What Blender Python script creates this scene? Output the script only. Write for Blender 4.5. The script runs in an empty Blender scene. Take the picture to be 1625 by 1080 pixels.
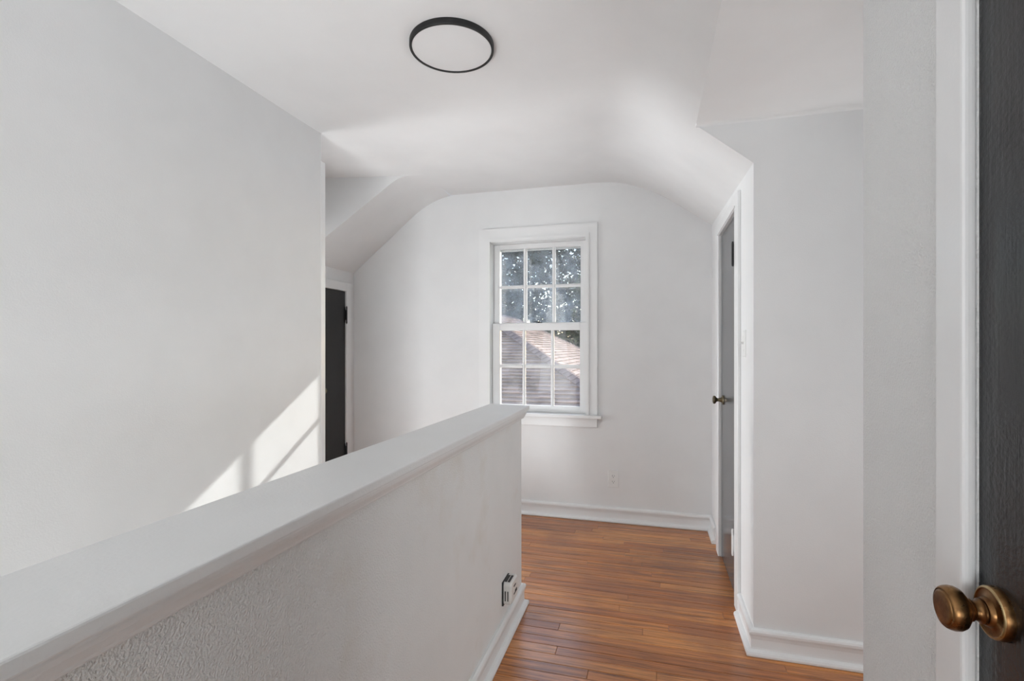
import bpy, bmesh, math, random
from mathutils import Vector, Matrix
random.seed(7)
C = bpy.context.scene.collection
S = bpy.context.scene
PI = math.pi

# ------------------------------------------------------------------ camera
FPX, CXP, CYP = 792.7, 812.5, 551.0
YAW = math.atan(218.5 / 792.7)
cam_d = bpy.data.cameras.new('camera')
cam = bpy.data.objects.new('camera', cam_d); C.objects.link(cam)
cam_d.sensor_fit = 'HORIZONTAL'; cam_d.sensor_width = 36.0
cam_d.lens = 36.0 * FPX / 1625.0
cam_d.shift_y = (CYP - 540.0) / 1625.0
cam_d.clip_start = 0.02; cam_d.clip_end = 300
cam.location = (0, 0, 1.22)
cam.rotation_euler = (PI / 2, 0, YAW)
S.camera = cam

# ------------------------------------------------------------------ world, sun, lights, exposure
SUN_TRAVEL = Vector((-0.4006, -1.0, -0.592)).normalized()
w = bpy.data.worlds.new('world'); S.world = w; w.use_nodes = True
nt = w.node_tree; nt.nodes.clear()
sky = nt.nodes.new('ShaderNodeTexSky'); sky.sky_type = 'NISHITA'
sky.sun_disc = False; sky.sun_elevation = math.asin(-SUN_TRAVEL.z)
sky.sun_rotation = math.atan2(-SUN_TRAVEL.x, -SUN_TRAVEL.y)
bg = nt.nodes.new('ShaderNodeBackground'); bg.inputs['Strength'].default_value = 0.48
wo = nt.nodes.new('ShaderNodeOutputWorld')
nt.links.new(sky.outputs[0], bg.inputs[0]); nt.links.new(bg.outputs[0], wo.inputs[0])

sd = bpy.data.lights.new('sun', 'SUN'); sd.energy = 7.3; sd.angle = math.radians(0.55); sd.color = (1.0, 0.975, 0.94)
so = bpy.data.objects.new('sun', sd); C.objects.link(so)
so.rotation_euler = SUN_TRAVEL.to_track_quat('-Z', 'Y').to_euler(); so.location = (6, 14, 9)

def area(name, loc, direction, sx, sy, power, col=(1, 1, 1)):
    d = bpy.data.lights.new(name, 'AREA'); d.shape = 'RECTANGLE'; d.size = sx; d.size_y = sy
    d.energy = power; d.color = col
    o = bpy.data.objects.new(name, d); C.objects.link(o)
    o.location = loc; o.rotation_euler = Vector(direction).to_track_quat('-Z', 'Y').to_euler()
    return o
# unseen area lights added as interior fill, placed where daylight is assumed to enter
FILL_TINT = (0.935, 0.975, 1.0)
area('rear_window_light', (-0.1, -1.72, 0.8), (0.1, 1, 0.5), 0.8, 0.9, 22, FILL_TINT)  # added fill behind the camera, no window modelled there
area('stair_window_light', (-1.2, -1.70, -0.75), (0.35, 1, 0.45), 0.8, 1.5, 98, FILL_TINT)  # added fill standing in for daylight assumed to rise from the floor below
area('side_window_light', (-1.62, -0.90, 1.35), (1, 0.22, 0.10), 1.6, 1.7, 18, FILL_TINT)  # added fill at the stair wall, brightens the near wall strip
area('side_room_window_light', (-5.15, 2.64, 0.9), (1, 0, -0.05), 0.9, 1.1, 105, FILL_TINT)  # added fill at the far end of the added room
area('side_room_lamp_light', (-3.45, 2.64, 0.7), (1, 0, 0.0), 0.8, 0.9, 28, FILL_TINT)  # second added fill, nearer the opening, lifts the landing tones; no lamp there
area('alcove_window_light', (2.28, 1.66, 0.85), (-1, 0, 0.45), 0.7, 0.9, 18, FILL_TINT)  # added fill that brightens the alcove soffit

S.view_settings.view_transform = 'Standard'; S.view_settings.look = 'None'
S.view_settings.gamma = 1; S.view_settings.use_curve_mapping = False
S.view_settings.exposure = 0.0

# ------------------------------------------------------------------ materials
def new_mat(name):
    m = bpy.data.materials.new(name); m.use_nodes = True
    n = m.node_tree; b = n.nodes['Principled BSDF']
    return m, n, b
def N(n, t, **kw):
    x = n.nodes.new(t)
    for k, v in kw.items():
        if hasattr(x, k): setattr(x, k, v)
        else: x.inputs[k].default_value = v
    return x
def wpos(n, scale=(1, 1, 1)):
    g = N(n, 'ShaderNodeNewGeometry'); mp = N(n, 'ShaderNodeMapping'); mp.inputs['Scale'].default_value = scale
    n.links.new(g.outputs['Position'], mp.inputs['Vector']); return mp.outputs[0]
def ramp(n, src, stops):
    r = N(n, 'ShaderNodeValToRGB'); e = r.color_ramp.elements
    while len(e) < len(stops): e.new(0.5)
    for i, (p, c) in enumerate(stops):
        e[i].position = p; e[i].color = (*c, 1) if len(c) == 3 else c
    n.links.new(src, r.inputs[0]); return r.outputs[0]
def bump(n, src, strength, dist, prev=None):
    b = N(n, 'ShaderNodeBump'); b.inputs['Strength'].default_value = strength; b.inputs['Distance'].default_value = dist
    n.links.new(src, b.inputs['Height'])
    if prev is not None: n.links.new(prev, b.inputs['Normal'])
    return b.outputs[0]

def paint(name, col, rough=0.6, peel=0.25, scale=220.0, wave=0.15, stains=0.0, streak=None, coat=0.0, fade=None):
    m, n, b = new_mat(name)
    b.inputs['Roughness'].default_value = rough; b.inputs['Coat Weight'].default_value = coat
    b.inputs['Coat Roughness'].default_value = 0.15
    p = wpos(n)
    n1 = N(n, 'ShaderNodeTexNoise', Scale=scale, Detail=2.5, Roughness=0.55); n.links.new(p, n1.inputs['Vector'])
    n2 = N(n, 'ShaderNodeTexNoise', Scale=5.0, Detail=3.0); n.links.new(p, n2.inputs['Vector'])
    nn = bump(n, n2.outputs[0], wave, 0.01)
    hsrc = n1.outputs[0]
    if fade:
        sx = N(n, 'ShaderNodeSeparateXYZ'); n.links.new(p, sx.inputs[0])
        mr = N(n, 'ShaderNodeMapRange'); n.links.new(sx.outputs[1], mr.inputs[0])
        for i, v in enumerate((fade[0], fade[1], 1.0, fade[2])): mr.inputs[i + 1].default_value = v
        cr = ramp(n, n1.outputs[0], [(0.30, (0, 0, 0)), (0.80, (1, 1, 1))])
        mm = N(n, 'ShaderNodeMath', operation='MULTIPLY'); n.links.new(cr, mm.inputs[0]); n.links.new(mr.outputs[0], mm.inputs[1]); hsrc = mm.outputs[0]
    nn = bump(n, hsrc, peel, 0.005 if not fade else 0.0035, nn)
    if streak:
        ps = wpos(n, streak); n3 = N(n, 'ShaderNodeTexNoise', Scale=1.0, Detail=4.0, Roughness=0.6); n.links.new(ps, n3.inputs['Vector'])
        nn = bump(n, n3.outputs[0], 0.35, 0.0012, nn)
    n.links.new(nn, b.inputs['Normal'])
    d = tuple(c * 0.965 for c in col)
    c0 = ramp(n, n2.outputs[0], [(0.3, d), (0.7, col)])
    if stains > 0:
        n4 = N(n, 'ShaderNodeTexNoise', Scale=4.2, Detail=5.0, Roughness=0.6); n.links.new(p, n4.inputs['Vector'])
        f = ramp(n, n4.outputs[0], [(0.52, (0, 0, 0)), (0.75, (stains,) * 3)])
        mx = N(n, 'ShaderNodeMix', data_type='RGBA'); n.links.new(f, mx.inputs[0]); n.links.new(c0, mx.inputs[6])
        mx.inputs[7].default_value = (0.62, 0.55, 0.44, 1); c0 = mx.outputs[2]
    n.links.new(c0, b.inputs['Base Color'])
    return m

WALL = paint('wall_paint', (0.80, 0.80, 0.80), 0.62, 0.10, 240)
WALL_TEX = paint('wall_paint_stippled', (0.79, 0.79, 0.785), 0.6, 0.62, 260)
WALL_ROUGH = paint('wall_paint_sprayed', (0.79, 0.788, 0.775), 0.6, 0.75, 250, stains=0.35, fade=(0.75, 1.5, 0.16))
CEIL = paint('ceiling_paint', (0.82, 0.82, 0.82), 0.75, 0.05, 240)
TRIM = paint('trim_paint', (0.83, 0.83, 0.83), 0.33, 0.05, 160, coat=0.2)
TRIM_OLD = paint('old_trim_paint', (0.80, 0.80, 0.795), 0.38, 0.12, 160, stains=0.05, streak=(60, 4, 60))
BLACK = paint('black_door_paint', (0.009, 0.0094, 0.011), 0.24, 0.12, 150, wave=0.35, streak=(140, 140, 5))
BLACK_M = paint('black_door_paint_satin', (0.013, 0.013, 0.013), 0.42, 0.05, 150, streak=(140, 140, 5))
GREYDOOR = paint('dark_door_gloss', (0.075, 0.077, 0.082), 0.20, 0.05, 100, wave=0.1, streak=(90, 90, 5))

def simple(name, col, rough=0.5, metal=0.0, var=0.0, scale=40):
    m, n, b = new_mat(name); b.inputs['Roughness'].default_value = rough; b.inputs['Metallic'].default_value = metal
    if var > 0:
        n1 = N(n, 'ShaderNodeTexNoise', Scale=scale, Detail=4.0); n.links.new(wpos(n), n1.inputs['Vector'])
        c = ramp(n, n1.outputs[0], [(0.3, tuple(x * (1 - var) for x in col)), (0.7, tuple(min(1, x * (1 + var)) for x in col))])
        n.links.new(c, b.inputs['Base Color'])
        n.links.new(bump(n, n1.outputs[0], 0.08, 0.001), b.inputs['Normal'])
    else: b.inputs['Base Color'].default_value = (*col, 1)
    return m
BLACKMETAL = simple('black_metal', (0.006, 0.006, 0.006), 0.5, 0.0, 0.2)
DIFFUSER = simple('lamp_diffuser', (0.80, 0.80, 0.80), 0.45, 0, 0.01, 8)
PLASTIC = simple('white_plastic', (0.78, 0.78, 0.77), 0.3, 0, 0.01, 30)
OLDPLASTIC = simple('old_white_plastic', (0.74, 0.735, 0.71), 0.35, 0, 0.05, 60)
DARKSLOT = simple('dark_slot', (0.02, 0.02, 0.02), 0.6)
HINGEBLACK = simple('hinge_black', (0.02, 0.02, 0.022), 0.35, 0.3, 0.2)
CHROME = simple('dull_chrome', (0.55, 0.55, 0.53), 0.3, 1.0, 0.1)

def brass(name, c1, c2, rough):
    m, n, b = new_mat(name); b.inputs['Metallic'].default_value = 1.0
    n1 = N(n, 'ShaderNodeTexNoise', Scale=45.0, Detail=5.0, Roughness=0.6); n.links.new(wpos(n), n1.inputs['Vector'])
    n.links.new(ramp(n, n1.outputs[0], [(0.32, c1), (0.68, c2)]), b.inputs['Base Color'])
    n.links.new(ramp(n, n1.outputs[0], [(0.3, (rough + .12,) * 3), (0.7, (rough,) * 3)]), b.inputs['Roughness'])
    n2 = N(n, 'ShaderNodeTexNoise', Scale=400.0, Detail=2.0); n.links.new(wpos(n), n2.inputs['Vector'])
    n.links.new(bump(n, n2.outputs[0], 0.12, 0.0004), b.inputs['Normal'])
    return m
BRASS = brass('aged_brass', (0.12, 0.055, 0.022), (0.31, 0.17, 0.070), 0.25)
BRASS_LIGHT = brass('worn_brass', (0.30, 0.20, 0.10), (0.50, 0.38, 0.20), 0.25)
BRASS_DULL = brass('dull_brass', (0.10, 0.085, 0.055), (0.24, 0.20, 0.13), 0.35)

# oak strip floor
def oak():
    m, n, b = new_mat('oak_strip')
    oi = N(n, 'ShaderNodeObjectInfo'); ge = N(n, 'ShaderNodeNewGeometry')
    add = N(n, 'ShaderNodeMath', operation='ADD'); n.links.new(oi.outputs['Random'], add.inputs[0]); n.links.new(ge.outputs['Random Per Island'], add.inputs[1])
    fr = N(n, 'ShaderNodeMath', operation='FRACT'); n.links.new(add.outputs[0], fr.inputs[0])
    comb = N(n, 'ShaderNodeCombineXYZ'); mu = N(n, 'ShaderNodeMath', operation='MULTIPLY'); mu.inputs[1].default_value = 37.0
    n.links.new(fr.outputs[0], mu.inputs[0]); n.links.new(mu.outputs[0], comb.inputs[0]); n.links.new(mu.outputs[0], comb.inputs[2])
    va = N(n, 'ShaderNodeVectorMath', operation='ADD'); n.links.new(wpos(n, (2.6, 46, 10)), va.inputs[0]); n.links.new(comb.outputs[0], va.inputs[1])
    gr = N(n, 'ShaderNodeTexNoise', Scale=1.0, Detail=6.0, Roughness=0.62, Distortion=0.6); n.links.new(va.outputs[0], gr.inputs['Vector'])
    va2 = N(n, 'ShaderNodeVectorMath', operation='ADD'); n.links.new(wpos(n, (6, 190, 10)), va2.inputs[0]); n.links.new(comb.outputs[0], va2.inputs[1])
    fi = N(n, 'ShaderNodeTexNoise', Scale=1.0, Detail=3.0, Roughness=0.7); n.links.new(va2.outputs[0], fi.inputs['Vector'])
    base = ramp(n, fr.outputs[0], [(0.0, (0.37, 0.120, 0.028)), (0.3, (0.44, 0.158, 0.038)), (0.55, (0.51, 0.196, 0.050)), (0.85, (0.61, 0.258, 0.074)), (1.0, (0.41, 0.138, 0.032))])
    g = ramp(n, gr.outputs[0], [(0.30, (0.30, 0.22, 0.17)), (0.46, (0.90, 0.87, 0.84)), (0.70, (1.40, 1.36, 1.25))])
    m1 = N(n, 'ShaderNodeMix', data_type='RGBA', blend_type='MULTIPLY'); m1.inputs[0].default_value = 1.0
    n.links.new(base, m1.inputs[6]); n.links.new(g, m1.inputs[7])
    f = ramp(n, fi.outputs[0], [(0.32, (0.45, 0.40, 0.36)), (0.5, (1.08, 1.08, 1.08))])
    m2 = N(n, 'ShaderNodeMix', data_type='RGBA', blend_type='MULTIPLY'); m2.inputs[0].default_value = 0.75
    n.links.new(m1.outputs[2], m2.inputs[6]); n.links.new(f, m2.inputs[7])
    # worn, scuffed patches where the finish is gone
    wn = N(n, 'ShaderNodeTexNoise', Scale=2.6, Detail=5.0, Roughness=0.6); n.links.new(wpos(n), wn.inputs['Vector'])
    wr = ramp(n, wn.outputs[0], [(0.48, (0, 0, 0)), (0.64, (0.45,) * 3)])
    m3 = N(n, 'ShaderNodeMix', data_type='RGBA'); n.links.new(wr, m3.inputs[0]); n.links.new(m2.outputs[2], m3.inputs[6]); m3.inputs[7].default_value = (0.26, 0.10, 0.05, 1)
    n.links.new(m3.outputs[2], b.inputs['Base Color'])
    n.links.new(ramp(n, wn.outputs[0], [(0.4, (0.28,) * 3), (0.65, (0.38,) * 3)]), b.inputs['Roughness'])
    b.inputs['Coat Weight'].default_value = 0.4; b.inputs['Coat Roughness'].default_value = 0.22; b.inputs['Coat IOR'].default_value = 1.6
    nn = bump(n, gr.outputs[0], 0.25, 0.0012); nn = bump(n, fi.outputs[0], 0.25, 0.0005, nn)
    n4 = N(n, 'ShaderNodeTexNoise', Scale=28.0, Detail=2.0); n.links.new(wpos(n), n4.inputs['Vector'])
    nn = bump(n, n4.outputs[0], 0.12, 0.004, nn); n.links.new(nn, b.inputs['Normal'])
    return m
OAK = oak()
SUBFLOOR = simple('floor_gap_dark', (0.05, 0.022, 0.012), 0.8)

def glass(name, dust, lo, hi, col, ior=0.035):
    m = bpy.data.materials.new(name); m.use_nodes = True; n = m.node_tree; n.nodes.clear()
    out = n.nodes.new('ShaderNodeOutputMaterial')
    tr = N(n, 'ShaderNodeBsdfTransparent'); tr.inputs[0].default_value = (0.95, 0.96, 0.96, 1)
    gl = N(n, 'ShaderNodeBsdfGlossy'); gl.inputs['Roughness'].default_value = 0.02
    lw = N(n, 'ShaderNodeLayerWeight'); pw = N(n, 'ShaderNodeMath', operation='POWER'); n.links.new(lw.outputs['Facing'], pw.inputs[0]); pw.inputs[1].default_value = 5.0
    fz = N(n, 'ShaderNodeMath', operation='MULTIPLY_ADD'); n.links.new(pw.outputs[0], fz.inputs[0]); fz.inputs[1].default_value = 1 - ior; fz.inputs[2].default_value = ior
    m1 = N(n, 'ShaderNodeMixShader'); n.links.new(fz.outputs[0], m1.inputs[0]); n.links.new(tr.outputs[0], m1.inputs[1]); n.links.new(gl.outputs[0], m1.inputs[2])
    du = N(n, 'ShaderNodeBsdfTranslucent'); du.inputs[0].default_value = (*col, 1)
    df = N(n, 'ShaderNodeBsdfDiffuse'); df.inputs[0].default_value = (*col, 1)
    md = N(n, 'ShaderNodeMixShader'); md.inputs[0].default_value = 0.4; n.links.new(du.outputs[0], md.inputs[1]); n.links.new(df.outputs[0], md.inputs[2])
    nz = N(n, 'ShaderNodeTexNoise', Scale=9.0, Detail=5.0, Roughness=0.6); n.links.new(wpos(n, (1, 1, 0.7)), nz.inputs['Vector'])
    n2 = N(n, 'ShaderNodeTexNoise', Scale=160.0, Detail=1.0); n.links.new(wpos(n), n2.inputs['Vector'])
    f1 = ramp(n, nz.outputs[0], [(0.35, (lo,) * 3), (0.7, (hi,) * 3)])
    f2 = ramp(n, n2.outputs[0], [(0.70, (0, 0, 0)), (0.76, (dust,) * 3)])
    ad = N(n, 'ShaderNodeMath', operation='ADD'); n.links.new(f1, ad.inputs[0]); n.links.new(f2, ad.inputs[1])
    m2 = N(n, 'ShaderNodeMixShader'); n.links.new(ad.outputs[0], m2.inputs[0]); n.links.new(m1.outputs[0], m2.inputs[1]); n.links.new(md.outputs[0], m2.inputs[2])
    n.links.new(m2.outputs[0], out.inputs[0]); return m
GLASS = glass('dusty_glass', 0.40, 0.0, 0.075, (0.62, 0.76, 1.0))
GLASS_LOW = glass('lower_glass', 0.2, 0.02, 0.07, (0.85, 0.85, 0.83), 0.025)
STORM = glass('storm_glass', 0.0, 0.005, 0.03, (0.75, 0.82, 0.9), 0.05)

# ------------------------------------------------------------------ mesh helpers
def link(name, bm, mat, parent=None, smooth=False, kind=None):
    me = bpy.data.meshes.new(name)
    bmesh.ops.recalc_face_normals(bm, faces=bm.faces)
    bm.to_mesh(me); bm.free()
    if mat is not None: me.materials.append(mat)
    if smooth:
        for p in me.polygons: p.use_smooth = True
    o = bpy.data.objects.new(name, me); C.objects.link(o)
    if parent is not None: o.parent = parent
    if kind: o['kind'] = kind
    return o
def add_box(bm, x0, x1, y0, y1, z0, z1, bevel=0.0, seg=1):
    vs = [bm.verts.new((x, y, z)) for x in (x0, x1) for y in (y0, y1) for z in (z0, z1)]
    q = [(0, 1, 3, 2), (4, 6, 7, 5), (0, 4, 5, 1), (2, 3, 7, 6), (0, 2, 6, 4), (1, 5, 7, 3)]
    fs = [bm.faces.new([vs[i] for i in f]) for f in q]
    if bevel > 0:
        es = list({e for f in fs for e in f.edges})
        bmesh.ops.bevel(bm, geom=es, offset=bevel, segments=seg, profile=0.6, affect='EDGES', clamp_overlap=True)
def box(name, mat, x0, x1, y0, y1, z0, z1, parent=None, bevel=0.0, seg=1, kind=None):
    bm = bmesh.new(); add_box(bm, x0, x1, y0, y1, z0, z1, bevel, seg); return link(name, bm, mat, parent, kind=kind)
def boxes(name, mat, lst, parent=None, bevel=0.0, kind=None):
    bm = bmesh.new()
    for b in lst: add_box(bm, *b, bevel=bevel)
    return link(name, bm, mat, parent, kind=kind)
def sweep_bm(bm, path, prof, side):
    """profile points (offset, z) swept along a plan path with mitred corners"""
    n = len(path); rings = []
    for i, (x, y) in enumerate(path):
        def nrm(a, b):
            dx, dy = b[0] - a[0], b[1] - a[1]; l = math.hypot(dx, dy); return (-dy / l * side, dx / l * side)
        if i == 0: nx, ny = nrm(path[0], path[1]); k = 1
        elif i == n - 1: nx, ny = nrm(path[-2], path[-1]); k = 1
        else:
            a = nrm(path[i - 1], path[i]); b = nrm(path[i], path[i + 1])
            nx, ny = a[0] + b[0], a[1] + b[1]; l2 = nx * nx + ny * ny; k = 2 / l2
        rings.append([bm.verts.new((x + nx * k * d, y + ny * k * d, z)) for d, z in prof])
    m = len(prof)
    for i in range(n - 1):
        for j in range(m):
            k = (j + 1) % m
            bm.faces.new((rings[i][j], rings[i + 1][j], rings[i + 1][k], rings[i][k]))
    bm.faces.new(rings[0]); bm.faces.new(list(reversed(rings[-1])))
def sweep(name, mat, path, prof, side, parent=None, kind=None):
    bm = bmesh.new(); sweep_bm(bm, path, prof, side); return link(name, bm, mat, parent, kind=kind)
def lathe_bm(bm, prof, origin, axis, seg=40):
    """prof: (distance along axis, radius)"""
    a = Vector(axis).normalized(); u = a.orthogonal().normalized(); v = a.cross(u); o = Vector(origin)
    rings = []
    for t, r in prof:
        if r < 1e-6: rings.append([bm.verts.new(o + a * t)])
        else: rings.append([bm.verts.new(o + a * t + (u * math.cos(k * 2 * PI / seg) + v * math.sin(k * 2 * PI / seg)) * r) for k in range(seg)])
    for i in range(len(rings) - 1):
        A, B = rings[i], rings[i + 1]
        for k in range(seg):
            k2 = (k + 1) % seg
            if len(A) == 1 and len(B) == 1: continue
            if len(A) == 1: bm.faces.new((A[0], B[k], B[k2]))
            elif len(B) == 1: bm.faces.new((A[k], A[k2], B[0]))
            else: bm.faces.new((A[k], A[k2], B[k2], B[k]))
def lathe(name, mat, prof, origin, axis, parent=None, seg=40, smooth=True):
    bm = bmesh.new(); lathe_bm(bm, prof, origin, axis, seg); o = link(name, bm, mat, parent, smooth)
    md = o.modifiers.new('edges', 'EDGE_SPLIT'); md.split_angle = math.radians(38)
    return o
def empty(name, loc, label=None, cat=None, group=None, kind=None):
    o = bpy.data.objects.new(name, None); C.objects.link(o); o.location = loc; o.empty_display_size = 0.05
    tag(o, label, cat, group, kind); return o
def tag(o, label=None, cat=None, group=None, kind=None):
    if label: o['label'] = label
    if cat: o['category'] = cat
    if group: o['group'] = group
    if kind: o['kind'] = kind
    return o
def wall(name, mat, lst, label, parent=None):
    return tag(boxes(name, mat, lst, parent), label, 'wall', None, 'structure')
def offset(o, parent):      # keep world coordinates when the parent empty is not at the origin
    o.matrix_parent_inverse = Matrix.Translation(parent.location).inverted(); return o
_link = link
def link(name, bm, mat, parent=None, smooth=False, kind=None):
    o = _link(name, bm, mat, parent, smooth, kind)
    if parent is not None:
        base = parent
        while base.parent is not None: base = base.parent
        if parent.parent is None: o.matrix_parent_inverse = Matrix.Translation(parent.location).inverted()
    return o

# ------------------------------------------------------------------ key dimensions (m)
YB = 3.565          # window wall
XR = 0.40           # right wall of the landing
XL = -1.665         # stair side wall
YL = 2.263          # end of the stair side wall
XK = -2.315         # low knee wall on the left
XN = 0.41           # near right wall
YN = 1.145          # its far edge
YA = 2.18           # face of the closet block
HX0, HX1, HY = -0.735, -0.585, 2.29   # half wall
YREAR = -1.8
ZLOW = -2.6
WX0, WX1, WZ0, WZ1 = -1.150, -0.434, 0.742, 2.010   # window opening

# ------------------------------------------------------------------ walls
wall('wall_back', WALL, [
    (-2.6, WX0, YB, YB + 0.20, -0.3, 2.6), (WX1, 2.5, YB, YB + 0.20, -0.3, 2.6),
    (WX0, WX1, YB, YB + 0.20, WZ1, 2.6), (WX0, WX1, YB, YB + 0.20, -0.3, WZ0)],
    'white gable wall around the double hung window at the far end')
wall('wall_stairs', WALL, [(-2.45, XL, YREAR, YL, ZLOW, 2.5)],
     'tall white wall along the left side of the stairwell, sun patch on it')
KD0, KD1, KDZ = 3.06, 3.444, 1.661    # knee door opening (Y, Y, top)
wall('wall_left', WALL, [(XK - 0.15, XK, 2.95, KD0, -0.3, 2.5), (XK - 0.15, XK, YL, 2.31, -0.3, 2.5), (XK - 0.15, XK, 2.31, 2.95, 1.90, 2.5), (XK - 0.15, XK, KD1, YB, -0.3, 2.5), (XK - 0.15, XK, KD0, KD1, KDZ, 2.5),  # includes an opening added to let the side fill through
                         (XK - 0.15, XK - 0.06, KD0, KD1, -0.3, KDZ)],
     'low white knee wall with the narrow black door behind the stair wall')
RD0, RD1, RDZ = 2.560, 3.135, 1.872
wall('wall_right', WALL, [(XR, 2.5, YA, RD0, -0.3, 2.5), (XR, 2.5, RD1, YB, -0.3, 2.5), (XR, 2.5, RD0, RD1, RDZ, 2.5),
                          (XR + 0.06, 2.5, RD0, RD1, -0.3, RDZ)],
     'white closet block on the right with the grey door and a light switch')
ND0, ND1, NDZ = 0.0, 0.785, 2.02
wall('wall_near', WALL_TEX, [(XN, 2.5, ND1, YN, -0.3, 2.5), (XN, 2.5, YREAR, ND0, -0.3, 2.5), (XN, 2.5, ND0, ND1, NDZ, 2.5),
                             (XN + 0.08, 2.5, ND0, ND1, -0.3, NDZ)],
     'stippled white wall strip beside the black door nearest the camera')
wall('wall_alcove', WALL, [(2.35, 2.5, YN, YA, -0.3, 2.5)], 'white end wall of the side alcove')
wall('wall_side_room', WALL, [(-5.4, -5.3, 1.9, 3.4, -0.3, 2.5), (-5.3, XK - .15, 1.9, 2.0, -0.3, 2.5), (-5.3, XK - .15, 3.3, 3.4, -0.3, 2.5), (-5.3, XK - .15, 2.0, 3.3, 2.3, 2.5)],  # unseen enclosure added to hold the two side fill lights
     'white walls of the small room through the left doorway')
wall('wall_rear', WALL, [(-2.45, 2.5, YREAR - 0.12, YREAR, ZLOW, 2.5)], 'white wall behind the camera')
hw = wall('wall_half', WALL_ROUGH, [(HX0, HX1, YREAR, HY, ZLOW, 0.921)],
          'long white half wall with stippled plaster guarding the stairwell')
wall('wall_stair_end', WALL, [(XL, HX0, HY, HY + 0.1, ZLOW, -0.03)], 'white wall under the landing edge at the head of the stairs')

# ------------------------------------------------------------------ ceiling
def smin(a, b, k):
    h = max(k - abs(a - b), 0) / k; return min(a, b) - h * h * k * 0.25
def zflat(y):
    t = min(1, max(0, (y - 2.0) / 1.5)); t = t * t * (3 - 2 * t); return 2.34 + 0.045 * t
def zright(x, y):
    v = min(1, max(0, (y - YA) / (YB - YA)))
    s = 0.81 + (0.71 - 0.81) * v; z0 = 1.957 + (2.035 - 1.957) * v
    return smin(zflat(y), z0 + s * (0.40 - x), 0.09 + 0.10 * v)
def zleft(x, y): return smin(zflat(y), 2.325 - 0.80 * (-1.684 - x), 0.06 + 0.10 * max(0, (y - 3.1) / 0.46))
def yfacet(x): return 3.07 + (x + 1.50) * 0.21
def grid_bm(bm, xs, yfun, ny, zfun):
    rows = []
    for x in xs:
        y0, y1 = yfun(x)
        rows.append([bm.verts.new((x, y0 + (y1 - y0) * j / ny, zfun(x, y0 + (y1 - y0) * j / ny))) for j in range(ny + 1)])
    for i in range(len(rows) - 1):
        for j in range(ny):
            bm.faces.new((rows[i][j], rows[i + 1][j], rows[i + 1][j + 1], rows[i][j + 1]))
def lin(a, b, n): return [a + (b - a) * i / n for i in range(n + 1)]
XS = -1.47; XE = 0.183; ZA = zright(0.183, 1.5)
bm = bmesh.new()
grid_bm(bm, lin(XS, XE, 48), lambda x: (YREAR - .05, YB + .02), 90, zright)
grid_bm(bm, lin(XE, 0.6, 6), lambda x: (YA, YB + .02), 20, zright)
grid_bm(bm, lin(XE, 0.6, 6), lambda x: (YREAR - .05, YN), 20, zright)
grid_bm(bm, lin(-2.4, XS, 30), lambda x: (YREAR - .05, yfacet(x)), 30, lambda x, y: zflat(y))
grid_bm(bm, lin(-2.4, XS, 40), lambda x: (yfacet(x), YB + .02), 16, zleft)
bmesh.ops.remove_doubles(bm, verts=bm.verts, dist=0.0004)
ceiling = link('ceiling', bm, CEIL, smooth=True)
tag(ceiling, 'white attic ceiling, flat in the middle and sloping down to both sides', 'ceiling', None, 'structure')
bm = bmesh.new(); xs = lin(-2.4, XS, 60)
top = [bm.verts.new((x, yfacet(x), zflat(yfacet(x)))) for x in xs]
bot = [bm.verts.new((x, yfacet(x) + 0.0, zleft(x, yfacet(x)) - 0.0005)) for x in xs]
for i in range(60): bm.faces.new((top[i], top[i + 1], bot[i + 1], bot[i]))
link('dormer_cheek', bm, WALL, ceiling)
# low flat soffit of the alcove with a coved joint against the closet face
bm = bmesh.new()
prof = [(YN, ZA)] + [(YA - 0.028, ZA)] + [(YA - 0.028 + 0.028 * math.sin(a * PI / 12), ZA - 0.010 + 0.010 * math.cos(a * PI / 12)) for a in range(1, 7)]
xs = [XE, 0.25, 0.4, 0.8, 2.4]
rr = [[bm.verts.new((x, y, z)) for y, z in prof] for x in xs]
for i in range(len(xs) - 1):
    for j in range(len(prof) - 1): bm.faces.new((rr[i][j], rr[i + 1][j], rr[i + 1][j + 1], rr[i][j + 1]))
link('alcove_soffit', bm, CEIL, ceiling)
# vertical infill where the slope resumes at both ends of the alcove
bm = bmesh.new()
for yy in (YN,):
    v = [bm.verts.new(p) for p in ((XE, yy, ZA), (0.6, yy, ZA), (0.6, yy, 1.75), (XE, yy, zright(XE, yy)))]
    bm.faces.new(v)
link('soffit_end', bm, WALL, ceiling)
bm = bmesh.new()     # closet face above the slope line
v = [bm.verts.new(p) for p in ((XE, YA + .0005, ZA), (0.45, YA + .0005, ZA), (0.45, YA + .0005, 1.90), (XR, YA + .0005, zright(XR, YA)), (XE, YA + .0005, zright(XE, YA)))]
bm.faces.new(v); link('closet_gusset', bm, WALL, ceiling)

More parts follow.
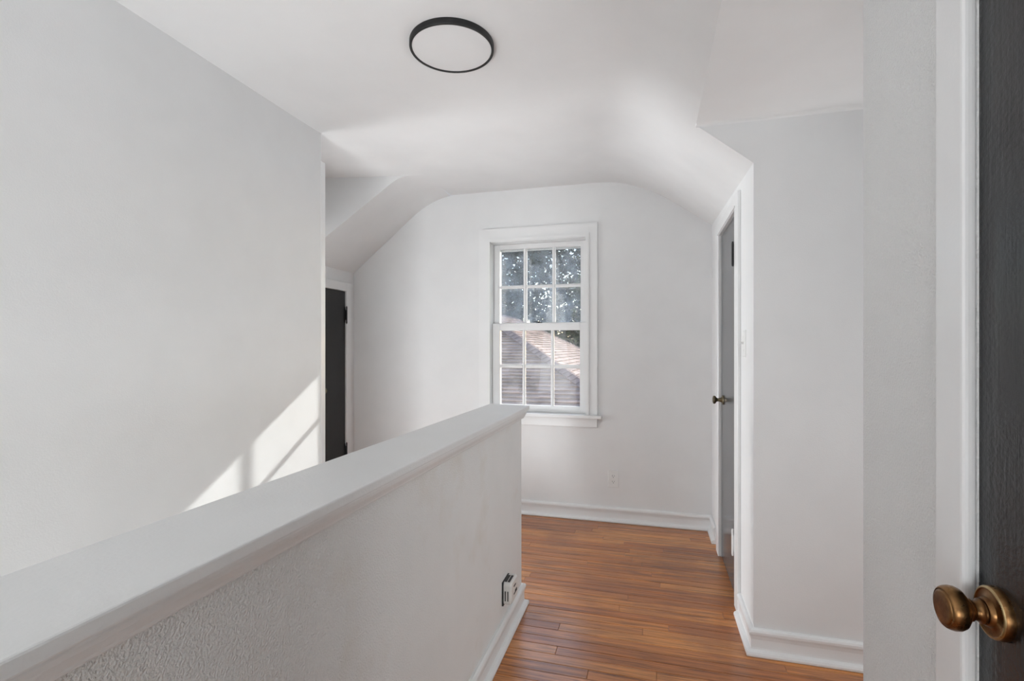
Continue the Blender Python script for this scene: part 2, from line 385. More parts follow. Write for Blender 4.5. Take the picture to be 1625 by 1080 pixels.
# ------------------------------------------------------------------ floor: base + oak strips as parts
bm = bmesh.new()
add_box(bm, HX1, 2.5, YREAR, HY, -0.3, -0.012); add_box(bm, -5.3, 2.5, HY, YB + .02, -0.3, -0.012); add_box(bm, -5.3, XK - .15, 1.95, HY, -0.3, -0.012)
floor = link('floor', bm, SUBFLOOR); tag(floor, 'reddish brown oak strip floor of the landing and hall', 'floor', None, 'structure')
BW = 0.0572
def strip_bm(bm, x0, x1, y0, y1):
    b = 0.0014; zt = random.uniform(-0.0007, 0.0)
    lo = [bm.verts.new(p) for p in ((x0, y0, -0.012), (x1, y0, -0.012), (x1, y1, -0.012), (x0, y1, -0.012))]
    mi = [bm.verts.new(p) for p in ((x0, y0, zt - b), (x1, y0, zt - b), (x1, y1, zt - b), (x0, y1, zt - b))]
    up = [bm.verts.new(p) for p in ((x0 + b, y0 + b, zt), (x1 - b, y0 + b, zt), (x1 - b, y1 - b, zt), (x0 + b, y1 - b, zt))]
    for A, B in ((lo, mi), (mi, up)):
        for i in range(4): bm.faces.new((A[i], A[(i + 1) % 4], B[(i + 1) % 4], B[i]))
    bm.faces.new(up)
stuff = bmesh.new()
y = YB - 0.004; row = 0
while y > YREAR:
    y1 = y; y0 = y - BW + 0.0017
    xl = (XK + .004 if y0 > HY + .01 else HX1); xr = 0.46 if y0 > YA else (2.35 if y0 > YN else 0.50)
    x = xl - random.uniform(0, 0.9); first = True
    while x < xr:
        L = random.uniform(0.55, 1.7); x2 = min(x + L, xr); x1 = max(x, xl)
        if x2 - x1 > 0.02:
            if y0 > 1.25 and x1 < 0.9:
                b2 = bmesh.new(); strip_bm(b2, x1, x2 - 0.0008, y0, y1); link('floorboard', b2, OAK, floor)
            else: strip_bm(stuff, x1, x2 - 0.0008, y0, y1)
        x += L
    y -= BW
o = link('floorboard', stuff, OAK, floor); o['kind'] = 'stuff'
box('nosing', OAK, XL, HX0, HY - 0.03, HY + 0.012, -0.03, 0.0, floor, 0.006, 2)

# ------------------------------------------------------------------ baseboards
BP = [(0, 0), (0.028, 0), (0.031, 0.004), (0.031, 0.011), (0.027, 0.018), (0.019, 0.022), (0.0125, 0.024), (0.0115, 0.030), (0.0115, 0.062),
      (0.0145, 0.075), (0.0185, 0.084), (0.0185, 0.093), (0.015, 0.100), (0.008, 0.104), (0, 0.104)]
def bboard(name, path, side, label, mat=TRIM):
    o = sweep(name, mat, path, BP, side); return tag(o, label, 'baseboard', None, 'structure')
bboard('baseboard_back', [(XK, YB), (XR, YB)], -1, 'white moulded baseboard under the window wall')
bboard('baseboard_right', [(XR, YB), (XR, 3.322)], -1, 'short white baseboard between window wall and grey door')
bboard('baseboard_closet', [(XR, 2.466), (XR, YA), (2.35, YA)], -1, 'white moulded baseboard wrapping the closet corner')
bboard('baseboard_half_wall', [(HX1, YREAR), (HX1, HY), (HX0, HY)], -1, 'white moulded baseboard along the foot of the half wall', TRIM_OLD)
bboard('baseboard_near', [(XN, 0.855), (XN, YN), (2.35, YN)], 1, 'white baseboard under the near wall strip')
bboard('baseboard_left', [(XK, YL), (XK, 2.98)], -1, 'white baseboard on the low left wall')

# ------------------------------------------------------------------ half wall cap (parts of the half wall)
bm = bmesh.new()
add_box(bm, -0.763, -0.553, YREAR, 2.32, 0.921, 0.942)
for v in bm.verts:
    if v.co.y > 2 and v.co.x < -0.7: v.co.y = 2.362
bmesh.ops.bevel(bm, geom=list(bm.edges), offset=0.0032, segments=2, profile=0.5, affect='EDGES')
cap = link('cap_board', bm, TRIM_OLD, hw, smooth=False)
MP = [(0, 0.886), (0.009, 0.886), (0.0115, 0.889), (0.0125, 0.893), (0.0155, 0.899), (0.0190, 0.906), (0.0205, 0.913), (0.0205, 0.9205), (0, 0.9205)]
sweep('cove_moulding', TRIM_OLD, [(HX1, YREAR), (HX1, HY), (HX0, HY), (HX0, YREAR)], MP, -1, hw)

# ------------------------------------------------------------------ trim at the end of the stair wall
t1 = box('trim_1', TRIM, XL - 0.11, XL + 0.001, YL, YL + 0.037, 0.0, 2.20, None, 0.002)
tag(t1, 'narrow white door casing board at the end of the stair wall', 'trim', None, 'structure')

# ------------------------------------------------------------------ casing helper (frame around a door on an X wall)
def casing_x(parent, xw, xf, y0, y1, ztop, wd, mat, z0=0.0, wtop=None):
    s = 1 if xf > xw else -1; wt = wtop or wd
    for a, b in ((y0 - wd, y0), (y1, y1 + wd)):
        bm = bmesh.new(); add_box(bm, min(xw, xf), max(xw, xf), a, b, z0, ztop + wt, 0.006 if z0 == 0.0 and parent.name == 'door_1' else 0.003, 3); link('side_casing', bm, mat, parent)
    bm = bmesh.new(); add_box(bm, min(xw, xf) + .0004, max(xw, xf) - .0004, y0, y1, ztop, ztop + wt, 0.003, 2); link('head_casing', bm, mat, parent)

def butterfly_hinge(parent, mat, x, ypin, z0, z1, s, leaf=0.026, name='hinge', outdir=-1):
    """pin along z at (x, ypin) with two shaped leaves lying in the YZ plane"""
    h = bmesh.new(); zc = (z0 + z1) / 2; hh = (z1 - z0) / 2
    lathe_bm(h, [(0, 0.0), (0.0015, 0.004), (0.006, 0.0045), (0.010, 0.0055), (2 * hh - 0.010, 0.0055), (2 * hh - 0.006, 0.0045), (2 * hh - 0.0015, 0.004), (2 * hh, 0)], (x, ypin, z0), (0, 0, 1), 12)
    for k in (-1, 1):
        pts = [(0.003, -0.55), (0.35, -0.60), (0.6, -0.95), (1.0, -0.80), (0.95, -0.35), (0.65, -0.2), (0.65, 0.2), (0.95, 0.35), (1.0, 0.80), (0.6, 0.95), (0.35, 0.60), (0.003, 0.55)]
        A = [h.verts.new((x - outdir * 0.0045, ypin + k * leaf * a, zc + hh * b * 0.95)) for a, b in pts]
        B = [h.verts.new((x - outdir * 0.0075, ypin + k * leaf * a, zc + hh * b * 0.95)) for a, b in pts]
        h.faces.new(A); h.faces.new(list(reversed(B)))
        for i in range(len(A)): h.faces.new((A[i], A[(i + 1) % len(A)], B[(i + 1) % len(A)], B[i]))
    return link(name, h, mat, parent)

# ------------------------------------------------------------------ door_1: near black door with brass knob
d1 = empty('door_1', (XN, 0.4, 0)); tag(d1, 'glossy black door at the right edge with an aged brass knob', 'door', None, 'structure')
casing_x(d1, XN, 0.394, ND0, ND1, NDZ, 0.068, TRIM)
slab1 = box('door_panel', BLACK, 0.4115, 0.450, ND0 + .003, ND1 + 0.002, 0.008, NDZ - 0.003, d1, 0.002, 2)
KY, KZ = 0.7465, 0.8955
rose = lathe('knob_rose', BRASS, [(-0.001, 0.0), (-0.001, 0.0312), (0.003, 0.0315), (0.0085, 0.0308), (0.0095, 0.0300), (0.0105, 0.0290), (0.0108, 0.0278), (0.0092, 0.0266),
      (0.0090, 0.0210), (0.0115, 0.0175), (0.0150, 0.0165), (0.0165, 0.0150), (0.0165, 0)], (0.4115, KY, KZ), (-1, 0, 0), d1, 56)
knob = lathe('knob', BRASS, [(0.0160, 0.0), (0.0160, 0.0135), (0.0180, 0.0150), (0.0200, 0.0148), (0.0215, 0.0125), (0.0240, 0.0115), (0.0270, 0.0112), (0.0290, 0.0130), (0.0305, 0.0132),
      (0.0315, 0.0120), (0.0335, 0.0140), (0.0360, 0.0190), (0.0395, 0.0235), (0.0440, 0.0258), (0.0490, 0.0263), (0.0530, 0.0255), (0.0560, 0.0243), (0.0576, 0.0229), (0.0578, 0.0220),
      (0.0566, 0.0216), (0.0568, 0.0210), (0.0584, 0.0203), (0.0592, 0.0192), (0.0596, 0.0170), (0.0600, 0.0)], (0.4115, KY, KZ), (-1, 0, 0), d1, 56)
bm = bmesh.new(); lathe_bm(bm, [(0, 0), (0, 0.0022), (0.0012, 0.0018), (0.0014, 0)], (0.403, KY - 0.025, KZ + 0.001), (-1, 0, 0), 14); link('screw', bm, BRASS_LIGHT, rose, True)
# bright worn rim of the rose
lathe('worn_rim', BRASS_LIGHT, [(0.0094, 0.0304), (0.0103, 0.0300), (0.0111, 0.0289), (0.0112, 0.0277), (0.0100, 0.0275)], (0.4115, KY, KZ), (-1, 0, 0), rose, 56)

# ------------------------------------------------------------------ door_2: grey-black closet door on the right
d2 = empty('door_2', (XR, 2.85, 0)); tag(d2, 'dark glossy closet door in the right wall, seen nearly edge on', 'door', None, 'structure')
casing_x(d2, XR, 0.385, RD0, RD1, RDZ, 0.094, TRIM, 0.0, 0.064)
box('head_bead', TRIM, 0.380, 0.3855, RD0 - .02, RD1 + .02, RDZ + 0.004, RDZ + 0.014, d2, 0.002)
box('door_panel', GREYDOOR, 0.403, 0.44, RD0 + .002, RD1 - .002, 0.006, RDZ - .002, d2, 0.0015)
k2y, k2z = 3.045, 0.923
lathe('knob_rose', BRASS_DULL, [(0, 0), (0, 0.0270), (0.004, 0.0275), (0.007, 0.0250), (0.008, 0)], (0.403, k2y, k2z), (-1, 0, 0), d2, 32)
lathe('knob', BRASS_DULL, [(0.007, 0), (0.007, 0.018), (0.012, 0.014), (0.022, 0.010), (0.032, 0.009), (0.038, 0.013), (0.043, 0.0215), (0.050, 0.0235), (0.055, 0.021), (0.058, 0.012), (0.058, 0)], (0.403, k2y, k2z), (-1, 0, 0), d2, 32)
h = butterfly_hinge(d2, TRIM, 0.381, RD0 + 0.012, 0.228, 0.358, 1, 0.024, 'hinge'); h['label'] = 'lower hinge painted white'
h = butterfly_hinge(d2, HINGEBLACK, 0.381, RD0 + 0.012, 1.605, 1.725, 1, 0.024, 'hinge'); h['label'] = 'upper hinge, dark metal'

# ------------------------------------------------------------------ door_3: low black knee wall door on the left
d3 = empty('door_3', (XK, 3.25, 0)); tag(d3, 'narrow black access door in the low left wall, partly hidden', 'door', None, 'structure')
casing_x(d3, XK, -2.298, KD0, KD1, KDZ, 0.068, TRIM)
box('door_panel', BLACK_M, XK - .035, XK + 0.004, KD0 + .002, KD1 - .002, 0.006, KDZ - .002, d3, 0.0015)
lathe('knob', BRASS_DULL, [(0, 0), (0, 0.020), (0.004, 0.020), (0.006, 0.010), (0.028, 0.009), (0.034, 0.018), (0.044, 0.022), (0.052, 0.017), (0.054, 0)], (XK + .004, 3.125, 0.905), (1, 0, 0), d3, 28)
for z0, z1 in ((1.405, 1.545), (0.345, 0.475)):
    butterfly_hinge(d3, HINGEBLACK, -2.300, KD1 + 0.002, z0, z1, 1, 0.020, 'hinge', 1)

# ------------------------------------------------------------------ window_1
w1 = empty('window_1', (-0.79, YB, WZ0)); tag(w1, 'white double hung window, six panes over six panes', 'window', None, 'structure')
CF = YB - 0.016
def frame_piece(name, pts, y0, y1, mat, parent):
    """outline (x, z) extruded in y; mitred ends so that neighbours meet flush"""
    bm = bmesh.new(); A = [bm.verts.new((x, y0, z)) for x, z in pts]; B = [bm.verts.new((x, y1, z)) for x, z in pts]
    bm.faces.new(A); bm.faces.new(list(reversed(B))); n = len(pts)
    for i in range(n): bm.faces.new((A[i], A[(i + 1) % n], B[(i + 1) % n], B[i]))
    return link(name, bm, mat, parent)
def u_frame(nm, xo0, xi0, xi1, xo1, zb, zi, zo, y0, y1):
    frame_piece('side_' + nm, [(xo0, zb), (xi0, zb), (xi0, zi), (xo0, zo)], y0, y1, TRIM, w1)
    frame_piece('side_' + nm, [(xi1, zb), (xo1, zb), (xo1, zo), (xi1, zi)], y0, y1, TRIM, w1)
    frame_piece('head_' + nm, [(xi0, zi), (xi1, zi), (xo1, zo), (xo0, zo)], y0, y1, TRIM, w1)
u_frame('casing', -1.234, -1.150, -0.434, -0.357, 0.7427, 2.010, 2.101, CF, YB)
u_frame('casing_edge', -1.238, -1.234, -0.357, -0.354, 0.7427, 2.101, 2.1045, CF + .004, YB)
u_frame('bead', -1.176, -1.150, -0.434, -0.410, 0.7427, 2.006, 2.032, CF - 0.006, CF)
u_frame('bead_step', -1.170, -1.147, -0.4375, -0.416, 0.7427, 2.003, 2.026, CF - 0.010, CF - 0.006)
# jamb lining
for a in ((-1.162, -1.148), (-0.436, -0.422)):
    box('jamb', TRIM, a[0], a[1], YB - .002, YB + 0.20, WZ0 - .01, 2.015, w1)
box('head_jamb', TRIM, -1.15, -0.434, YB - .002, YB + 0.20, 2.000, 2.02, w1)
box('stool', TRIM, -1.268, -0.325, YB - 0.052, YB + 0.05, 0.719, 0.7425, w1, 0.005, 3)
box('apron', TRIM, -1.234, -0.357, YB - 0.016, YB, 0.654, 0.719, w1, 0.003, 2)
box('outer_sill', TRIM, -1.148, -0.436, YB + 0.05, YB + 0.26, 0.70, 0.733, w1, 0.003)

def sash(name, y0, y1, X0, X1, Z0, Z1, cols, rows, glassmat, mw=0.010):
    fr = bmesh.new()
    add_box(fr, X0, cols[0][0], y0, y1, Z0, Z1, .0015); add_box(fr, cols[-1][1], X1, y0, y1, Z0, Z1, .0015)
    add_box(fr, cols[0][0], cols[-1][1], y0, y1, Z0, rows[0][0], .0015); add_box(fr, cols[0][0], cols[-1][1], y0, y1, rows[-1][1], Z1, .0015)
    f = link(name, fr, TRIM, w1)
    ym = (y0 + y1) / 2
    for i in range(len(cols) - 1):
        a, b = cols[i][1], cols[i + 1][0]
        bm = bmesh.new(); add_box(bm, a, b, y0 + .006, ym + .007, rows[0][0], rows[-1][1], .003); add_box(bm, a + .006, b - .006, y0 + .001, y0 + .01, rows[0][0], rows[-1][1], .002)
        link('muntin', bm, TRIM, f)
    for i in range(len(rows) - 1):
        a, b = rows[i][1], rows[i + 1][0]
        for c in cols:
            bm = bmesh.new(); add_box(bm, c[0], c[1], y0 + .006, ym + .007, a, b, .003); add_box(bm, c[0], c[1], y0 + .001, y0 + .01, a + .006, b - .006, .002)
            link('muntin', bm, TRIM, f)
    for c in cols:
        for r in rows:
            # putty bead round each light, then the pane
            bm = bmesh.new(); add_box(bm, c[0] - .002, c[1] + .002, ym + .004, ym + .0065, r[0] - .002, r[1] + .002); link('pane', bm, glassmat, f)
    return f
us = sash('upper_sash', YB + .080, YB + .113, -1.147, -0.438, 1.350, 1.999,
     [(-1.102, -.9165), (-.8905, -.697), (-.6725, -.486)], [(1.405, 1.6645), (1.6885, 1.963)], GLASS)
ls = sash('lower_sash', YB + .042, YB + .076, -1.147, -0.438, 0.743, 1.400,
     [(-1.087, -.9145), (-.8925, -.700), (-.6765, -.486)], [(.792, 1.0665), (1.0935, 1.346)], GLASS_LOW)
# sash lock on the meeting rail
bm = bmesh.new(); add_box(bm, -0.815, -0.765, YB + .050, YB + .072, 1.400, 1.405, .001)
lathe_bm(bm, [(0, 0), (0, .009), (.006, .009), (.009, .006), (.009, 0)], (-0.79, YB + .061, 1.405), (0, 0, 1), 16)
add_box(bm, -0.83, -0.787, YB + .054, YB + .062, 1.409, 1.4135, .001)
link('sash_lock', bm, HINGEBLACK, w1)
# storm window outside
st = bmesh.new()
for b in ((-1.148, -1.120, .733, 1.995), (-.464, -.436, .733, 1.995), (-1.12, -.464, .733, .765), (-1.12, -.464, 1.963, 1.995), (-1.12, -.464, 1.360, 1.388)):
    add_box(st, b[0], b[1], YB + .165, YB + .19, b[2], b[3], .001)
storm = link('storm_sash', st, TRIM, w1)
box('pane', STORM, -1.12, -.464, YB + .176, YB + .179, 1.388, 1.963, storm)
boxes('outer_casing', TRIM, [(-1.26, -1.148, YB + .20, YB + .235, .70, 2.0), (-.436, -.33, YB + .20, YB + .235, .70, 2.0), (-1.28, -.31, YB + .20, YB + .235, 2.0, 2.12)], w1)

# ------------------------------------------------------------------ ceiling light
LC = Vector((-0.705, 1.722, 2.341))
cl_ = empty('ceiling_light', LC, 'round flush ceiling light with black rim and pale grey diffuser, switched off', 'light')
lathe('frame', BLACKMETAL, [(-0.001, 0.146), (-0.001, 0.153), (0.004, 0.155), (0.021, 0.155), (0.023, 0.1535), (0.023, 0.1465), (0.021, 0.1455), (0.004, 0.1455)], LC, (0, 0, -1), cl_, 96)
lathe('diffuser', DIFFUSER, [(0.004, 0.1458), (0.0195, 0.1458), (0.0208, 0.10), (0.0212, 0.0)], LC, (0, 0, -1), cl_, 96)
lathe('mounting_plate', DIFFUSER, [(0.0, 0), (0.0, 0.13), (0.004, 0.1455), (0.004, 0)], LC, (0, 0, -1), cl_, 48)

# ------------------------------------------------------------------ wall outlet under the window
def rrect(w, h, r, n=4):
    pts = []
    for cx, cy, a0 in ((w - r, h - r, 0), (-w + r, h - r, 90), (-w + r, -h + r, 180), (w - r, -h + r, 270)):
        for k in range(n + 1):
            a = math.radians(a0 + 90 * k / n); pts.append((cx + r * math.cos(a), cy + r * math.sin(a)))
    return pts
def prism(bm, pts2, origin, U, V, W, t, chamfer=0.0):
    """2-D outline in the U,V plane, extruded by t along W"""
    o, U, V, W = Vector(origin), Vector(U), Vector(V), Vector(W)
    lv = [[bm.verts.new(o + U * x + V * y) for x, y in pts2], [bm.verts.new(o + U * x + V * y + W * (t - chamfer)) for x, y in pts2]]
    if chamfer > 0:
        mx = max(abs(p[0]) for p in pts2); my = max(abs(p[1]) for p in pts2)
        lv.append([bm.verts.new(o + U * x * (1 - chamfer / mx) + V * y * (1 - chamfer / my) + W * t) for x, y in pts2])
    n = len(pts2)
    for A, B in zip(lv, lv[1:]):
        for i in range(n): bm.faces.new((A[i], A[(i + 1) % n], B[(i + 1) % n], B[i]))
    bm.faces.new(lv[-1]); bm.faces.new(list(reversed(lv[0])))
def outlet(root, O, U, V, W, matp, mats, plate=(0.0365, 0.0585), tp=0.006):
    O, U, V, W = map(Vector, (O, U, V, W))
    bm = bmesh.new(); prism(bm, rrect(plate[0], plate[1], 0.003), O, U, V, W, tp, 0.0025); p = link('cover_plate', bm, matp, root)
    for s in (-1, 1):
        c = O + V * (s * 0.0195)
        bm = bmesh.new(); prism(bm, rrect(0.0165, 0.0140, 0.009), c + W * (tp - .0002), U, V, W, 0.0022, 0.0008); r = link('receptacle', bm, matp, root)
        bm = bmesh.new()
        for dx, hh in ((-0.0063, 0.0045), (0.0063, 0.0036)):
            prism(bm, rrect(0.0012, hh, 0.0004, 1), c + U * dx + V * 0.003 + W * (tp + .0018), U, V, W, 0.0004)
        prism(bm, rrect(0.0026, 0.0026, 0.0025), c - V * 0.0072 + W * (tp + .0018), U, V, W, 0.0004)
        link('slots', bm, mats, r)
    bm = bmesh.new(); lathe_bm(bm, [(0, 0), (0, .003), (.001, .0024), (.0013, 0)], O + W * tp, W, 12); link('screw', bm, matp, root)
oc = Vector((-0.2455, YB, 0.2995))
ou = empty('wall_outlet', oc, 'white duplex wall outlet below the window, just above the baseboard', 'outlet')
outlet(ou, oc, (1, 0, 0), (0, 0, 1), (0, -1, 0), PLASTIC, DARKSLOT)

# ------------------------------------------------------------------ loose outlet on the half wall
hc = Vector((HX1, 2.008, 0.2100))
ho = empty('loose_outlet', hc, 'bulky white outlet sticking out of the half wall near its end, dark gap behind', 'outlet')
bm = bmesh.new(); add_box(bm, HX1 - .001, HX1 + 0.0065, hc.y - 0.043, hc.y + 0.050, hc.z - 0.052, hc.z + 0.045, .001)
link('junction_box', bm, DARKSLOT, ho)
bm = bmesh.new()
prism(bm, rrect(0.052, 0.046, 0.014), hc + Vector((0.004, 0.012, -0.002)), (0, 1, 0), (0, 0, 1), (1, 0, 0), 0.036, 0.007)
body = link('housing', bm, OLDPLASTIC, ho)
bm = bmesh.new()
for s in (-1, 1):
    prism(bm, rrect(0.0150, 0.0028, 0.001), hc + Vector((0.0400, 0.012, 0.016 * s)), (0, 1, 0), (0, 0, 1), (1, 0, 0), 0.0012)
prism(bm, rrect(0.014, 0.006, 0.003), hc + Vector((0.0400, 0.030, -0.012)), (0, 1, 0), (0, 0, 1), (1, 0, 0), 0.0014)
link('slots', bm, DARKSLOT, body)
bm = bmesh.new()
for k in range(2):
    add_box(bm, HX1 + 0.007 + 0.013 * k, HX1 + 0.017 + 0.013 * k, hc.y - 0.028, hc.y + 0.034, hc.z + 0.0432, hc.z + 0.0446)
    add_box(bm, HX1 + 0.012 + 0.011 * k, HX1 + 0.016 + 0.011 * k, hc.y - 0.0415, hc.y - 0.0395, hc.z - 0.030, hc.z + 0.010)
link('vent_slots', bm, DARKSLOT, body, kind='stuff')

# ------------------------------------------------------------------ light switch by the closet door
sc_ = Vector((XR, 2.372, 1.2365))
sw = empty('light_switch', sc_, 'white toggle light switch on the wall beside the grey closet door', 'switch')
bm = bmesh.new(); prism(bm, rrect(0.035, 0.0585, 0.003), sc_, (0, 1, 0), (0, 0, 1), (-1, 0, 0), 0.006, 0.0025); link('cover_plate', bm, PLASTIC, sw)
bm = bmesh.new(); add_box(bm, XR - 0.019, XR - 0.005, sc_.y - 0.004, sc_.y + 0.004, sc_.z - 0.002, sc_.z + 0.008, .0015)
link('toggle', bm, PLASTIC, sw)
for s in (-1, 1):
    bm = bmesh.new(); lathe_bm(bm, [(0, 0), (0, .003), (.001, .0024), (.0012, 0)], (XR - .006, sc_.y, sc_.z + s * 0.030), (-1, 0, 0), 10)
    link('screw', bm, PLASTIC, sw)

# ------------------------------------------------------------------ stairs going down beside the half wall
TREAD = simple('stair_wood', (0.30, 0.13, 0.05), 0.4, 0, 0.25, 12)
stairs = empty('stairs', (-1.2, 1.0, ZLOW), 'wooden stair flight with white risers going down behind the half wall', 'stairs', None, 'structure')
for i in range(13):
    zt = -0.19 * (i + 1); yt = HY - 0.03 - 0.25 * i
    box('tread', TREAD, XL, HX0, yt - 0.275, yt, zt - 0.028, zt, stairs, 0.006)
    box('riser', TRIM, XL, HX0, yt - 0.015, yt, zt, zt + 0.162, stairs)
lf = box('floor_lower', TREAD, XL, HX0, YREAR, HY, ZLOW - .05, ZLOW); tag(lf, 'wooden floor at the foot of the stairs', 'floor', None, 'structure')

# ------------------------------------------------------------------ outside: neighbour's hipped roof
def shingle_mat():
    m, n, b = new_mat('asphalt_shingle'); b.inputs['Roughness'].default_value = 0.9
    ge = N(n, 'ShaderNodeNewGeometry')
    n1 = N(n, 'ShaderNodeTexNoise', Scale=2.5, Detail=4.0); n.links.new(wpos(n), n1.inputs['Vector'])
    a = ramp(n, ge.outputs['Random Per Island'], [(0, (0.19, 0.132, 0.110)), (0.5, (0.27, 0.190, 0.160)), (1, (0.37, 0.262, 0.222))])
    g = ramp(n, n1.outputs[0], [(0.3, (0.85,) * 3), (0.7, (1.12,) * 3)])
    mx = N(n, 'ShaderNodeMix', data_type='RGBA', blend_type='MULTIPLY'); mx.inputs[0].default_value = 1
    n.links.new(a, mx.inputs[6]); n.links.new(g, mx.inputs[7]); n.links.new(mx.outputs[2], b.inputs['Base Color']); return m
SHINGLE = shingle_mat()
BRICKW = simple('neighbour_wall', (0.42, 0.36, 0.31), 0.9, 0, 0.15, 6)
house = empty('neighbor_house', (-4.1, 14.0, -5.8), "neighbour's house seen through the window, hipped roof with brown shingles", 'house')
T28 = math.tan(math.radians(28)); RX, RY0, RY1, RZ = -4.1, 12.0, 15.3, 2.128
HWD = 4.3
EZ = RZ - T28 * HWD
box('wall', BRICKW, RX - HWD + .4, RX + HWD - .4, RY0 - HWD + .4, RY1 + HWD - .4, -5.8, EZ + .15, house)
und = bmesh.new()
c = [und.verts.new(p) for p in ((RX - HWD, RY0 - HWD, EZ), (RX + HWD, RY0 - HWD, EZ), (RX + HWD, RY1 + HWD, EZ), (RX - HWD, RY1 + HWD, EZ), (RX, RY0, RZ), (RX, RY1, RZ))]
for f in ((0, 1, 4), (1, 2, 5, 4), (2, 3, 5), (3, 0, 4, 5)): und.faces.new([c[i] for i in f])
und.faces.new([c[i] for i in (3, 2, 1, 0)])
link('roof_deck', und, SHINGLE, house)
def courses(bm, face, expo, tab):
    """overlapping shingle courses on one hip plane. face 'south' faces -Y, 'east' faces +X"""
    slope = HWD / math.cos(math.radians(28)); nrow = int(slope / expo)
    nx, nz = math.sin(math.radians(28)), math.cos(math.radians(28))
    for i in range(nrow + 1):
        h0, h1 = HWD - i * expo * nz, HWD - (i + 1.06) * expo * nz     # horizontal distance from ridge
        if h0 <= 0.02: break
        h1 = max(h1, 0.0)
        if face == 'south': a, b = RX - h0, RX + h0
        else: a, b = RY0 - h0, RY1 + (h0 if True else 0)
        s = a - random.uniform(0, tab)
        while s < b:
            e = s + tab * random.uniform(0.85, 1.15); p, q = max(s, a), min(e, b)
            if q - p > 0.03:
                def clampu(u, h):
                    lo, hi = (RX - h, RX + h) if face == 'south' else (RY0 - h, RY1 + h)
                    return min(max(u, lo), hi)
                t = random.uniform(0.026, 0.036); dh = random.uniform(-0.004, 0.006)
                def pt(u, h, up):
                    z = RZ - T28 * h + up * nz
                    return (u, RY0 - h - up * nx, z) if face == 'south' else (RX + h + up * nx, u, z)
                hb = h0 + dh
                V = [bm.verts.new(pt(clampu(p, hb), hb, 0.002)), bm.verts.new(pt(clampu(q, hb), hb, 0.002)),
                     bm.verts.new(pt(clampu(p, hb), hb, t)), bm.verts.new(pt(clampu(q, hb), hb, t)),
                     bm.verts.new(pt(clampu(p, h1), h1, 0.006)), bm.verts.new(pt(clampu(q, h1), h1, 0.006))]
                bm.faces.new((V[0], V[1], V[3], V[2])); bm.faces.new((V[2], V[3], V[5], V[4]))
                try: bm.faces.new((V[0], V[2], V[4])); bm.faces.new((V[1], V[5], V[3]))
                except Exception: pass
            s = e
bm = bmesh.new(); courses(bm, 'south', 0.127, 0.32); link('shingles', bm, SHINGLE, house, kind='stuff')
bm = bmesh.new(); courses(bm, 'east', 0.127, 0.32); link('shingles', bm, SHINGLE, house, kind='stuff')
CAPM = simple('ridge_cap_shingle', (0.23, 0.16, 0.145), 0.9, 0, 0.2, 9)
def caps(p0, p1, side):
    p0, p1 = Vector(p0), Vector(p1); d = (p1 - p0); L = d.length; d.normalize()
    sx = d.cross(Vector((0, 0, 1))).normalized(); up = sx.cross(d).normalized(); n = int(L / 0.15)
    for i in range(n):
        a = p0 + d * (i * 0.15); b = a + d * 0.22
        bm = bmesh.new(); wv = 0.15
        for k in (-1, 1):
            q = [a + up * .042, b + up * .028, b + sx * k * wv - Vector((0, 0, side)) + up * .028, a + sx * k * wv - Vector((0, 0, side)) + up * .042]
            r = [x - up * .014 for x in q]
            A = [bm.verts.new(x) for x in q]; B = [bm.verts.new(x) for x in r]
            bm.faces.new(A); bm.faces.new(list(reversed(B)))
            for j in range(4): bm.faces.new((A[j], A[(j + 1) % 4], B[(j + 1) % 4], B[j]))
        link('ridge_cap', bm, CAPM, house)
caps((RX + HWD, RY0 - HWD, EZ), (RX, RY0, RZ), 0.055)
caps((RX, RY0, RZ), (RX, RY1, RZ), 0.075)
caps((RX + HWD, RY1 + HWD, EZ), (RX, RY1, RZ), 0.055)
caps((RX - HWD, RY0 - HWD, EZ), (RX, RY0, RZ), 0.055)

# ------------------------------------------------------------------ ground and trees
GR = simple('ground_cover', (0.06, 0.065, 0.03), 0.95, 0, 0.4, 1.2)
bm = bmesh.new(); v = [bm.verts.new(p) for p in ((-60, -20, -5.8), (60, -20, -5.8), (60, 90, -5.8), (-60, 90, -5.8))]; bm.faces.new(v)
g = link('ground', bm, GR); tag(g, 'dark grassy ground outside', 'ground', None, 'structure')
BARK = simple('bark', (0.09, 0.075, 0.06), 0.95, 0, 0.3, 8)
def leafmat(name, c1, c2):
    m, n, b = new_mat(name); b.inputs['Roughness'].default_value = 0.55
    ge = N(n, 'ShaderNodeNewGeometry'); n.links.new(ramp(n, ge.outputs['Random Per Island'], [(0, c1), (1, c2)]), b.inputs['Base Color']); return m
LEAF = [leafmat('dark_leaves', (0.010, 0.018, 0.012), (0.045, 0.060, 0.035)), leafmat('olive_leaves', (0.02, 0.03, 0.012), (0.10, 0.12, 0.04))]
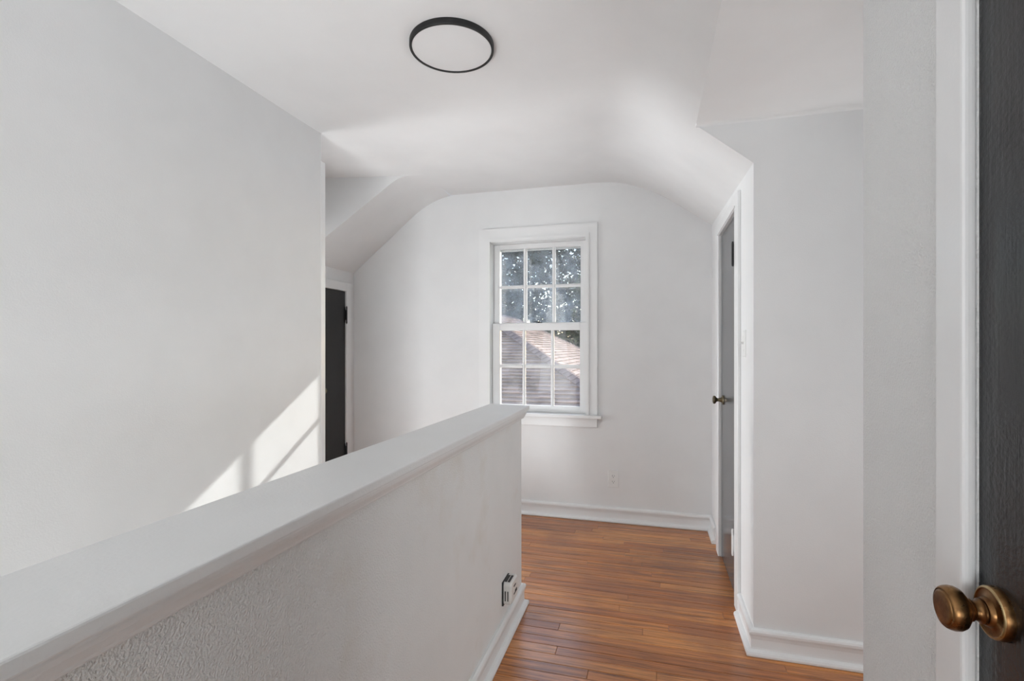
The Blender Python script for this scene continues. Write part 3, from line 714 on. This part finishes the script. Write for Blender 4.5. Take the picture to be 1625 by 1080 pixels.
def tree(x, y, h, r, nl, mat, label, zbase=-5.8, seed=1):
    rnd = random.Random(seed); t = empty('tree', (x, y, zbase), label, 'tree', None)
    bm = bmesh.new(); pr = [(0, .34), (h * .2, .26), (h * .5, .19), (h * .8, .10), (h * .97, .02)]
    lathe_bm(bm, pr, (x, y, zbase), (0.02, 0.01, 1), 10)
    link('trunk', bm, BARK, t, True)
    br = bmesh.new()
    for i in range(16):
        z = zbase + h * rnd.uniform(.3, .9); a = rnd.uniform(0, 2 * PI); L = r * rnd.uniform(.5, .9)
        lathe_bm(br, [(0, .08), (L * .5, .05), (L, .015)], (x, y, z), (math.cos(a), math.sin(a), .35), 6)
    link('branches', br, BARK, t, True, 'stuff')
    fo = bmesh.new(); cl = []
    for i in range(110):
        u = rnd.uniform(0.08, 1.0); a = rnd.uniform(0, 2 * PI); rr_ = r * (math.sin(PI * min(1, u * .85 + .12)) ** .6) * rnd.uniform(.3, 1)
        cl.append((x + rr_ * math.cos(a), y + rr_ * math.sin(a), zbase + h * u, rnd.uniform(.6, 1.25)))
    for i in range(nl):
        cx, cy, cz, cr_ = cl[i % len(cl)]
        p = Vector((rnd.gauss(0, .45), rnd.gauss(0, .45), rnd.gauss(0, .45))) * cr_ + Vector((cx, cy, cz))
        s = rnd.uniform(.09, .19); q = Matrix.Rotation(rnd.uniform(0, 6.28), 3, Vector((rnd.uniform(-1, 1), rnd.uniform(-1, 1), rnd.uniform(-1, 1) + .01)).normalized())
        pts = [q @ Vector(w_) * s + p for w_ in ((-1, -.5, 0), (0, -.75, .15), (1, 0, 0), (0, .75, .15))]
        fo.faces.new([fo.verts.new(w_) for w_ in pts])
    me = bpy.data.meshes.new('foliage'); fo.to_mesh(me); fo.free(); me.materials.append(mat)
    o = bpy.data.objects.new('foliage', me); C.objects.link(o); o.parent = t
    o.matrix_parent_inverse = Matrix.Translation(t.location).inverted()
tree(-7.2, 23.0, 15.5, 2.6, 17000, LEAF[0], 'dense dark tree behind the roof, left side of the window', seed=3)
tree(-6.2, 32.0, 17.0, 2.9, 13000, LEAF[0], 'dark tree standing behind the two nearer trees, middle of the window', seed=5)
tree(-1.9, 25.0, 15.0, 1.8, 9000, LEAF[1], 'looser olive tree with sky showing through, right side of the window', seed=8)
tree(-12.4, 36.0, 18.5, 3.4, 20000, LEAF[0], 'tall far tree in the background beyond the left tree', seed=12)
tree(-5.0, 44.0, 19.0, 3.6, 9000, LEAF[0], 'tall far tree in the background beyond the olive tree', seed=15)
tree(1.8, 33.0, 14.0, 2.8, 12000, LEAF[0], 'dark tree at the far right behind the roof slope', seed=21)
